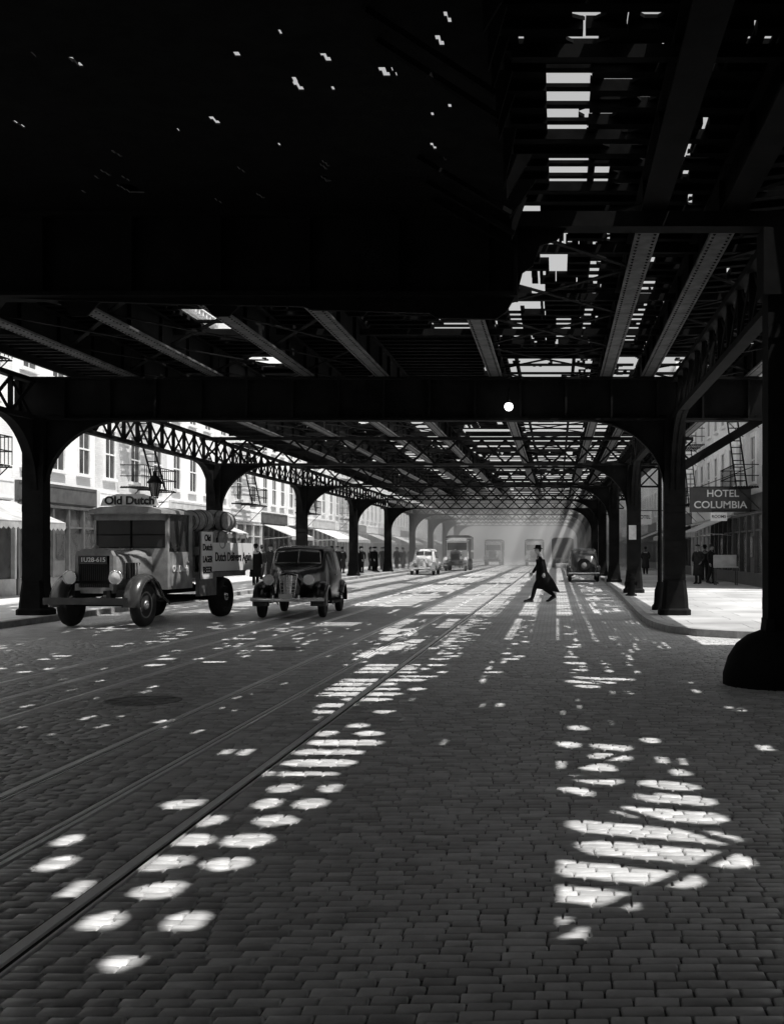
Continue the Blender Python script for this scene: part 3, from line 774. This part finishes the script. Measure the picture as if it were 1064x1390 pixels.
T = Vector((-9.3,27.0,0)); TR = -math.radians(6.5)
def truck(loc, rotz, lab, cargo=True, paint='grey', cab='cabgrey', **props):
    e = empty('delivery_truck', loc, rotz, label=lab, category='truck', **props)
    m = MB(); m.box(-.38,-.3,-2.75,3.1,.62,.78); m.box(.3,.38,-2.75,3.1,.62,.78); m.beam((-.75,-2,.47),(.75,-2,.47),.09,.09); m.beam((-.7,2,.47),(.7,2,.47),.14,.14)
    for yy in (-1,.8,2.9): m.box(-.3,.3,yy,yy+.08,.64,.76)
    mk('chassis', m, ['iron'], e)
    prof = lambda w_,t: [(-w_,.78),(w_,.78),(w_+.01,1.2),(w_*.98,t-.16),(w_*.85,t-.05),(w_*.6,t),(0,t+.04),(-w_*.6,t),(-w_*.85,t-.05),(-w_*.98,t-.16),(-w_-.01,1.2)]
    rg = [[(x,yy,z) for x,z in prof(w_,t)] for yy,w_,t in [(-2.42,.36,1.50),(-1.7,.40,1.55),(-.95,.50,1.62)]]
    mk('hood', MB().loft(rg,0,True), [paint], e)
    for s in (-1,1):
        m = MB()
        for i in range(9): m.box(s*.425-.015,s*.425+.015,-2.1+i*.11,-2.06+i*.11,1.0,1.35)
        mk('hood_louvres', m, ['dgrey'], e)
    m = MB(); m.box(-.42,-.34,-2.56,-2.42,.72,1.5); m.box(.34,.42,-2.56,-2.42,.72,1.5); m.box(-.34,.34,-2.56,-2.42,.72,.84)
    m.prism([(-.42,1.5),(.42,1.5),(.36,1.6),(.2,1.65),(-.2,1.65),(-.36,1.6)],'y',-2.56,-2.42); m.lathe([(.06,0),(.06,.04),(.02,.09)],12,(0,-2.49,1.65))
    rd = mk('radiator', m, ['grey'], e)
    m = MB(); m.box(-.34,.34,-2.5,-2.45,.84,1.5)
    for i in range(15): m.box(-.32+i*.045,-.308+i*.045,-2.53,-2.5,.84,1.5)
    mk('radiator_core', m, ['black'], rd)
    lp = mk('license_plate', MB().box(-.3,.3,-2.6,-2.585,1.33,1.5), ['dgrey'], e)
    if cargo: text('lettering','1U28-615',.13,'white',e,(0,-2.605,1.415),FRONT,.002,.52)
    for s in (-1,1):
        m = MB(); arc_fender(m, s*.80, -2.0, .46, .60, .20, -.05, 2.55, tail=[(-1.35,.62),(-1.1,.5)])
        mk('front_fender', m, ['dgrey' if cargo else paint], e)
        wheel(e, s*.80, -2.0, .46, .22, s, rimmat='grey')
        wheel(e, s*.86, 2.0, .48, .34, s, rimmat='dgrey')
        hl = mk('headlight', MB().lathe([(.14,0),(.145,.06),(.12,.15),(.04,.2)],18,(0,0,0),'y'), ['dgrey'], e, (s*.5,-2.62,1.05))
        mk('lens', MB().lathe([(.01,-.03),(.09,-.02),(.135,-.002)],18,(0,0,0),'y'), ['lens'], hl)
        mk('headlight_rim', MB().tube([(.14*math.cos(t),-.004,.14*math.sin(t)) for t in [2*math.pi*k/20 for k in range(21)]],.014,6), ['chrome'], hl)
        mk('running_board', MB().box(min(s*.62,s*.95),max(s*.62,s*.95),-1.1,.2,.46,.5), ['iron'], e)
    mk('lamp_bar', MB().beam((-.6,-2.55,.95),(.6,-2.55,.95),.04,.05), ['iron'], e)
    mk('bumper', MB().box(-.9,.9,-2.95,-2.89,.5,.64).beam((-.34,-2.9,.6),(-.34,-2.6,.7),.06,.08).beam((.34,-2.9,.6),(.34,-2.6,.7),.06,.08), ['dgrey'], e)
    W = .86; m = MB()
    m.box(-W,W,-.95,-.88,.75,1.66); m.box(-W,W,.28,.35,.75,2.42)
    for s in (-1,1):
        a,b = sorted((s*W,s*(W-.06))); m.box(a,b,-.88,.28,.75,1.58)
        m.box(a,b,-.95,-.86,1.66,2.42); m.box(a,b,.16,.28,1.58,2.42)
    m.box(-W,W,-.95,-.88,2.28,2.42)
    cabm = mk('cab', m, [cab], e)
    rr = [[(x*k,yy,z) for x,z in [(-.9,2.42),(.9,2.42),(.88,2.5),(.6,2.57),(0,2.6),(-.6,2.57),(-.88,2.5)]] for yy,k in [(-1.22,.94),(-1.0,1),(.35,1),(.42,.97)]]
    mk('cab_roof', MB().loft(rr,0,False), [cab], e)
    ws = mk('windscreen', MB().box(-W+.07,-.02,-.92,-.905,1.68,2.27).box(.02,W-.07,-.92,-.905,1.68,2.27), ['glass'], e)
    mk('windscreen_frame', MB().box(-.02,.02,-.94,-.89,1.66,2.28).box(-W+.06,W-.06,-.935,-.895,1.95,1.97), ['iron'], ws)
    for s in (-1,1):
        mk('door', MB().box(min(s*W,s*(W+.015)),max(s*W,s*(W+.015)),-.8,.1,.82,1.56).beam((s*(W+.03),.0,1.35),(s*(W+.03),.08,1.35),.02,.03), [cab], e)
        mk('side_window', MB().box(min(s*(W-.03),s*(W-.02)),max(s*(W-.03),s*(W-.02)),-.85,.15,1.59,2.41), ['glass'], e)
    return e
tk = truck(T, TR, 'pale beer delivery truck loaded with wooden barrels')
m = MB(); BW = 1.0
m.box(-BW,BW,.42,3.25,.98,1.1)
for s in (-1,1):
    for yy in (.45,1.15,1.85,2.55,3.18): m.box(s*BW-.03,s*BW+.03,yy,yy+.07,1.1,2.05)
    m.box(s*BW-.02,s*BW+.02,.52,3.2,1.92,2.02)
for xx in (-.7,-.2,.3,.8): m.box(xx,xx+.06,.42,.48,1.1,2.05)
m.box(-BW,BW,.40,.42,1.5,1.7); m.box(-BW,BW,3.25,3.29,1.1,1.9)
mk('cargo_bed', m, ['grey'], tk)
mk('side_panel', MB().box(1.032,1.06,1.05,3.6,1.12,1.80), ['white'], tk)
text('lettering','Dutch Delivers Again',.30,'black',tk,(1.066,2.32,1.45),SIDE,.006,2.3)
mk('front_panel', MB().box(1.032,1.065,.40,1.02,.95,2.05), ['white'], tk)
for s_,z in [('Old',1.9),('Dutch',1.68),('LAGER',1.40),('BEER',1.15)]:
    text('lettering',s_,.21,'black',tk,(1.072,.71,z),SIDE,.006,.54 if s_ != 'Old' else .34)
text('lettering','Old Dutch',.2,'white',tk,(.888,-.36,1.2),SIDE,.003,.8)
mk('roof_sign', MB().prism([(-.68,2.6),(.68,2.6),(.62,2.76),(.3,2.86),(-.3,2.86),(-.62,2.76)],'y',-1.0,-.96), ['white'], tk)
text('lettering','Old Dutch',.25,'black',tk,(0,-1.006,2.71),FRONT,.008,1.15)
mk('skirt_panel', MB().box(.9,1.0,.42,1.4,.55,.98), ['grey'], tk)
mk('skirt_panel', MB().box(-1.0,-.9,.42,1.4,.55,.98), ['grey'], tk)
def barrel_mesh():
    m = MB(); pr = []
    for k in range(11):
        t = -1+2*k/10; pr.append((.27-.07*t*t, t*.38))
    m.lathe([(.17,-.36)]+pr+[(.17,.36)], 20, (0,0,0), 'x', 0)
    for t in (-.85,-.45,.45,.85):
        r = .27-.07*t*t+.006; m.lathe([(r-.012,t*.38-.025),(r,t*.38-.02),(r,t*.38+.02),(r-.012,t*.38+.025)],20,(0,0,0),'x',1)
    return m
bt = None; cr, sr = math.cos(TR), math.sin(TR)
for lx in (-.5,.5):
    for (ly,lz) in [(.78,1.38),(1.34,1.38),(1.9,1.38),(2.46,1.38),(2.98,1.38),(1.06,1.86),(1.62,1.86),(2.18,1.86),(2.7,1.86),(.8,2.3),(1.34,2.33),(1.9,2.33),(2.44,2.33)]:
        lx2 = lx+R.uniform(-.04,.04)+(.16 if lz > 1.8 and lx > 0 else 0)
        p = (T.x+lx2*cr-ly*sr, T.y+lx2*sr+ly*cr, lz)
        if bt is None: bt = mk('beer_barrel', barrel_mesh(), ['barrel','hoop'], loc=p, rotz=TR, label='wooden beer barrel with iron hoops on the truck bed', category='barrel', group='beer barrels stacked on the truck'); continue
        dup(bt, p, TR+R.uniform(-.08,.08)+(math.pi/2 if lz > 2.2 and R.random() < .5 else 0))
t2 = truck((-8.1,97,0), 0, 'pale covered delivery truck in the roadway', False, 'cream', 'white')
mk('cargo_box', MB().box(-1.05,1.05,.45,3.4,.95,2.75).prism([(-1.05,2.75),(1.05,2.75),(.8,2.9),(-.8,2.9)],'y',.45,3.4), ['dgrey'], t2)
mk('cargo_box_trim', MB().box(-1.07,1.07,.43,.45,2.6,2.7).box(1.05,1.07,.45,3.4,1.5,1.7), ['cream'], t2)
t3 = dup(t2, (-7.0,132,0), 0, label='pale covered delivery truck further along the street')
t4 = dup(t2, (.6,118,0), math.pi, label='covered truck driving away down the street')
t5 = dup(t2, (-2.4,128,0), 0, label='covered truck coming along the tramway')
for x,y,l in [(-8.9,80,'cream sedan car standing by the far kerb'),(-9.6,110,'pale sedan car by the kerb'),(-9.8,124,'pale sedan car by the kerb')]:
    c2 = dup(car, (x,y,0), 0, label=l)
    for ch in c2.children:
        if ch.name.split('.')[0] in ('body','front_fender','rear_fender'):
            ch.data = ch.data.copy(); ch.data.materials[0] = M['cream']

# ------------------------------------------------------------ people
def skin_geo(J, Ed, Rd, root=0, sub=1):
    me = bpy.data.meshes.new('sk'); me.from_pydata([Vector(j) for j in J], Ed, [])
    o = bpy.data.objects.new('sk', me); COL.objects.link(o)
    sk_ = o.modifiers.new('Skin','SKIN'); sk_.branch_smoothing = .6
    for i, r in enumerate(Rd):
        me.skin_vertices[0].data[i].radius = (r,r) if not hasattr(r,'__len__') else r
        me.skin_vertices[0].data[i].use_root = (i == root)
    ss = o.modifiers.new('S','SUBSURF'); ss.levels = ss.render_levels = sub
    dg = bpy.context.evaluated_depsgraph_get(); dg.update()
    ev = bpy.data.meshes.new_from_object(o.evaluated_get(dg))
    vs = [tuple(v.co) for v in ev.vertices]; fs = [tuple(p.vertices) for p in ev.polygons]
    bpy.data.objects.remove(o); return vs, fs
def person(loc, rotz, s=0.0, coat='coat', long=True, hat='fedora', dress=False, lab='', lean=0.0, arms='swing', flare=1.0, **props):
    ly = -lean
    J = [(0,0,.93),(0,ly*.3,1.12),(0,ly*.7-.01,1.32),(0,ly-.02,1.46),(0,ly-.035,1.54)]
    Ed = [(0,1),(1,2),(2,3),(3,4)]; Rd = [(.14,.11),(.125,.10),(.16,.105),(.055,.055),(.05,.05)]
    Rs = [(.165,.135),(.15,.125),(.185,.13),(.07,.07),(.03,.03)]
    hands = []
    for sd_, dr in ((1,1),(-1,-1)):
        sw = .4*s*dr
        if arms == 'pocket': el_, wr = (sd_*.27,ly+.05,1.14),(sd_*.2,ly-.12,.98)
        else: el_, wr = (sd_*.23,ly+sw*.6+.02,1.14),(sd_*.23,ly+sw*1.3-.05,.91)
        b = len(J)
        J += [(sd_*.175,ly-.0,1.405), el_, wr]; Ed += [(2,b),(b,b+1),(b+1,b+2)]
        Rd += [.06,.045,.027]; Rs += [.085,.065,.05]; hands.append((Vector(wr), (Vector(wr)-Vector(el_)).normalized(), sd_))
        b = len(J); fr = -dr
        if fr < 0: kn, an, to = (sd_*.09,-.22*s/.38,.52),(sd_*.09,-.38*s/.38+.03,.10),(sd_*.1,-.38*s/.38-.14,.055)
        else:
            kn, an, to = (sd_*.09,.02*s/.38-.01,.49),(sd_*.09,.40*s/.38+.03,.10+.14*s/.38),(sd_*.1,.26*s/.38-.14*(1-s/.38),.055)
        J += [(sd_*.09,0,.88),kn,an,to]; Ed += [(0,b),(b,b+1),(b+1,b+2),(b+2,b+3)]
        Rd += [.085,.055,.04,.035]; Rs += [.105,.08,.07,.05]
    mb = MB(); vs, fs = skin_geo(J,Ed,Rd); mb.add(vs,fs,0,True)
    hc = Vector((0,ly-.05,1.635))
    mb.ell(hc,(.075,.095,.118),16,0)
    mb.ell(hc+Vector((0,-.02,-.07)),(.055,.07,.055),10,0)
    mb.add([hc+Vector(p) for p in [(-.014,-.09,-.03),(.014,-.09,-.03),(0,-.118,-.028),(0,-.092,.025)]],[(0,1,2),(1,3,2),(3,0,2)],0)
    for q in (-1,1):
        mb.ell(hc+Vector((q*.077,.005,-.01)),(.012,.025,.034),8,0); mb.ell(hc+Vector((q*.03,-.086,.012)),(.013,.008,.008),8,1)
    mb.ell(hc+Vector((0,-.092,-.06)),(.024,.008,.007),8,1)
    for wp, d, sd_ in hands:
        side_ = Vector((0,-1,0)); side_ = (side_-d*side_.dot(d)).normalized(); inn_ = Vector((-sd_,0,0))
        mb.tube([wp-d*.01,wp+d*.04,wp+d*.09],[(.022,.028),(.02,.042),(.016,.04)],8,0)
        for k,lf in enumerate([.07,.08,.075,.06]):
            b_ = wp+d*.085+side_*(.03-.02*k); mb.tube([b_,b_+d*lf*.5+inn_*.008,b_+d*lf*.85+inn_*.03],[.0095,.0085,.007],6,0)
        b_ = wp+d*.03+side_*.03; mb.tube([b_,b_+d*.03+side_*.025,b_+d*.065+side_*.03+inn_*.01],[.012,.011,.008],6,0)
    p = mk('person', mb, ['skin','hair'], None, loc, rotz, label=lab, category='person', **props)
    vs, fs = skin_geo(J,Ed,Rs)
    mk('suit' if not dress else 'jacket', MB().add(vs,fs,0,True), [coat], p)
    for q in (1,-1):
        a, t = Vector(J[[k for k in range(len(J)) if J[k][2] < .26 and J[k][0]*q > 0][0]]), Vector(J[[k for k in range(len(J)) if J[k][2] < .07 and J[k][0]*q > 0][-1]])
        m = MB()
        m.tube([a+Vector((0,.05,-.03)), a*.6+t*.4+Vector((0,0,-.02)), t+Vector((0,-.02,-.005)), t+Vector((0,-.09,-.015))],[(.05,.055),(.052,.05),(.055,.04),(.035,.025)],10)
        mk('shoe', m, ['black'], p)
    if long or dress:
        sp_ = s*.55*flare; rg = []
        for z,wx,wy,oy in [(1.34,.19,.14,ly*.7),(1.15,.18,.15,ly*.3),(.95,.21,.18,0),(.7,.22,.20+sp_*.28,sp_*.35),(.40,.24,.22+sp_*.6,sp_*.75),(.38,.22,.20+sp_*.6,sp_*.75)]:
            rg.append([(wx*math.cos(t)*(1+.04*math.sin(5*t)*(z<.9)), oy+wy*math.sin(t)*(1+.05*math.sin(4*t+1)*(z<.9)), z-.06*math.sin(t)*(z<.5)*(s>.2)) for t in [2*math.pi*k/24 for k in range(24)]])
        mk('long_coat' if not dress else 'dress', MB().loft(rg,0,True), [coat], p)
    if hat == 'fedora':
        m = MB().lathe([(.145,0),(.155,.012),(.145,.018),(.098,.022),(.094,.06),(.085,.11),(.06,.125),(.01,.115)],20,(hc.x,hc.y+.005,hc.z+.035))
        mk('hat', m, [coat], p)
    elif hat == 'cap':
        m = MB().ell((hc.x,hc.y+.01,hc.z+.08),(.105,.115,.045),14).ell((hc.x,hc.y-.1,hc.z+.06),(.06,.06,.012),10)
        mk('cap', m, [coat], p)
    else:
        m = MB().lathe([(.085,0),(.1,.02),(.098,.07),(.07,.12),(.01,.13)],18,(hc.x,hc.y+.01,hc.z+.02)); mk('hat', m, [coat], p)
    mk('hair', MB().ell((hc.x,hc.y+.022,hc.z+.012),(.08,.085,.105),12), ['hair'], p)
    return p
walker = person((-.45,36.6,0.0), -math.pi/2, .34, 'coat', True, 'fedora', lean=.07, flare=1.25, lab='man in long black coat and hat striding across the street')
g = dict(group='pedestrians on the pavement')
m1 = person((-12.62,49.5,.131), math.pi, .08, 'coat', True, 'hat', dress=True, lab='woman in long dark coat and hat on the pavement', **g)
m2 = person((-13.1,54,.131), .4, .1, 'coat2', False, 'fedora', lab='man in dark suit and hat on the pavement', **g)
m3 = person((6.25,52,.131), -.5, 0, 'coat2', True, 'cap', arms='pocket', lab='man in grey coat and cap outside the shopfront', **g)
for x,y,r in [(-13.0,84,0),(-13.6,86,2),(-13.2,90,1),(-14.2,92,3),(-13.0,96,0),(-13.5,100,2.4),(-12.9,104,.3),(-14,108,3.1),(-13.3,112,0),(-13.0,70,.5),(-13.8,76,3),(-13.1,118,1),(-13.4,126,0),(-15,60,2.8),(-15.4,47,0),
              (-12.8,88,1),(-13.9,94,0),(-14.4,83,2),(-12.9,99,3),(-14.6,103,1),(-13.7,72,0),(-12.7,115,2),(-16,66,1),(-13.2,80,0),(-13.4,66,0),(-13.0,78,2),(-12.7,74,0),(-12.6,82,1)]:
    dup(R.choice([m1,m2,m3]), (x,y,.131), r)
for x,y,r in [(6.9,52.6,.8),(7.3,58,3),(6.6,66,0),(3.6,92,0),(5.6,74,3)]:
    dup(R.choice([m2,m3]), (x,y,.131), r)

# ------------------------------------------------------------ street furniture
def lamp_post(loc, lab):
    e = empty('street_lamp', loc, label=lab, category='street lamp')
    mk('lamp_post', MB().lathe([(.2,0),(.2,.12),(.14,.2),(.12,.6),(.15,.65),(.075,.75),(.06,1.6),(.05,2.9),(.07,2.95),(.045,3.0),(.04,3.15)],16), ['iron'], e)
    mk('ladder_bar', MB().beam((-.3,0,3.0),(.3,0,3.0),.03,.03), ['iron'], e)
    m = MB()
    for a in range(4):
        t = a*math.pi/2+math.pi/4
        m.beam((.1*math.cos(t),.1*math.sin(t),3.16),(.2*math.cos(t),.2*math.sin(t),3.6),.025,.025)
    m.lathe([(.1,3.12),(.12,3.16),(.02,3.17)],12); m.lathe([(.23,3.6),(.24,3.63),(.13,3.78),(.06,3.85),(.05,3.95),(.01,4.02)],12)
    mk('lantern_frame', m, ['iron'], e)
    mk('lantern_glass', MB().lathe([(.085,3.18),(.17,3.6)],4), ['glass'], e)
    return e
lamp_post((-12.6,37,.13), 'cast iron gas lamp with glass lantern on the pavement')
e = empty('iron_post', (2.58,29.4,.13), label='slim iron post with flared base at the kerb', category='post')
mk('post_shaft', MB().lathe([(.055,.6),(.05,3.0),(.045,4.45)],12), ['iron'], e)
mk('post_base', MB().lathe([(.2,0),(.2,.1),(.15,.16),(.13,.5),(.09,.6),(.07,.7)],14), ['iron'], e)
def hydrant(loc):
    e = empty('fire_hydrant', loc, label='squat dark cast iron fire hydrant on the pavement', category='fire hydrant')
    mk('hydrant_body', MB().lathe([(.19,0),(.19,.05),(.13,.07),(.12,.5),(.15,.52),(.15,.56),(.13,.6),(.09,.68),(.03,.72),(.03,.77)],16), ['iron'], e)
    for s in (-1,1): mk('nozzle', MB().lathe([(.06,0),(.06,.06),(.075,.065),(.075,.1),(.01,.11)],12,(0,0,0),'x') , ['iron'], e, (.11,0,.4) if s>0 else (-.11,0,.4), 0 if s>0 else math.pi)
    return e
hydrant((2.45,38.6,.13))
mk('column_notice', MB().box(-.13,.13,-.01,0,2.0,2.5).box(-.1,.1,-.014,-.01,2.05,2.1), ['cream'], loc=(2.66,41.18,0), label='small pale notice plate fixed on the column', category='notice')
e = empty('shop_stand', (7.3,50.8,.13), label='small wooden display stand outside the shopfront', category='stand')
mk('stand_top', MB().box(-.5,.5,-.3,.3,.75,.8).box(-.5,.5,.25,.3,.8,1.3), ['cream'], e)
for x in (-.45,.45):
    for yy in (-.25,.25): mk('leg', MB().box(-.025,.025,-.025,.025,0,.75), ['shop'], e, (x,yy,0))
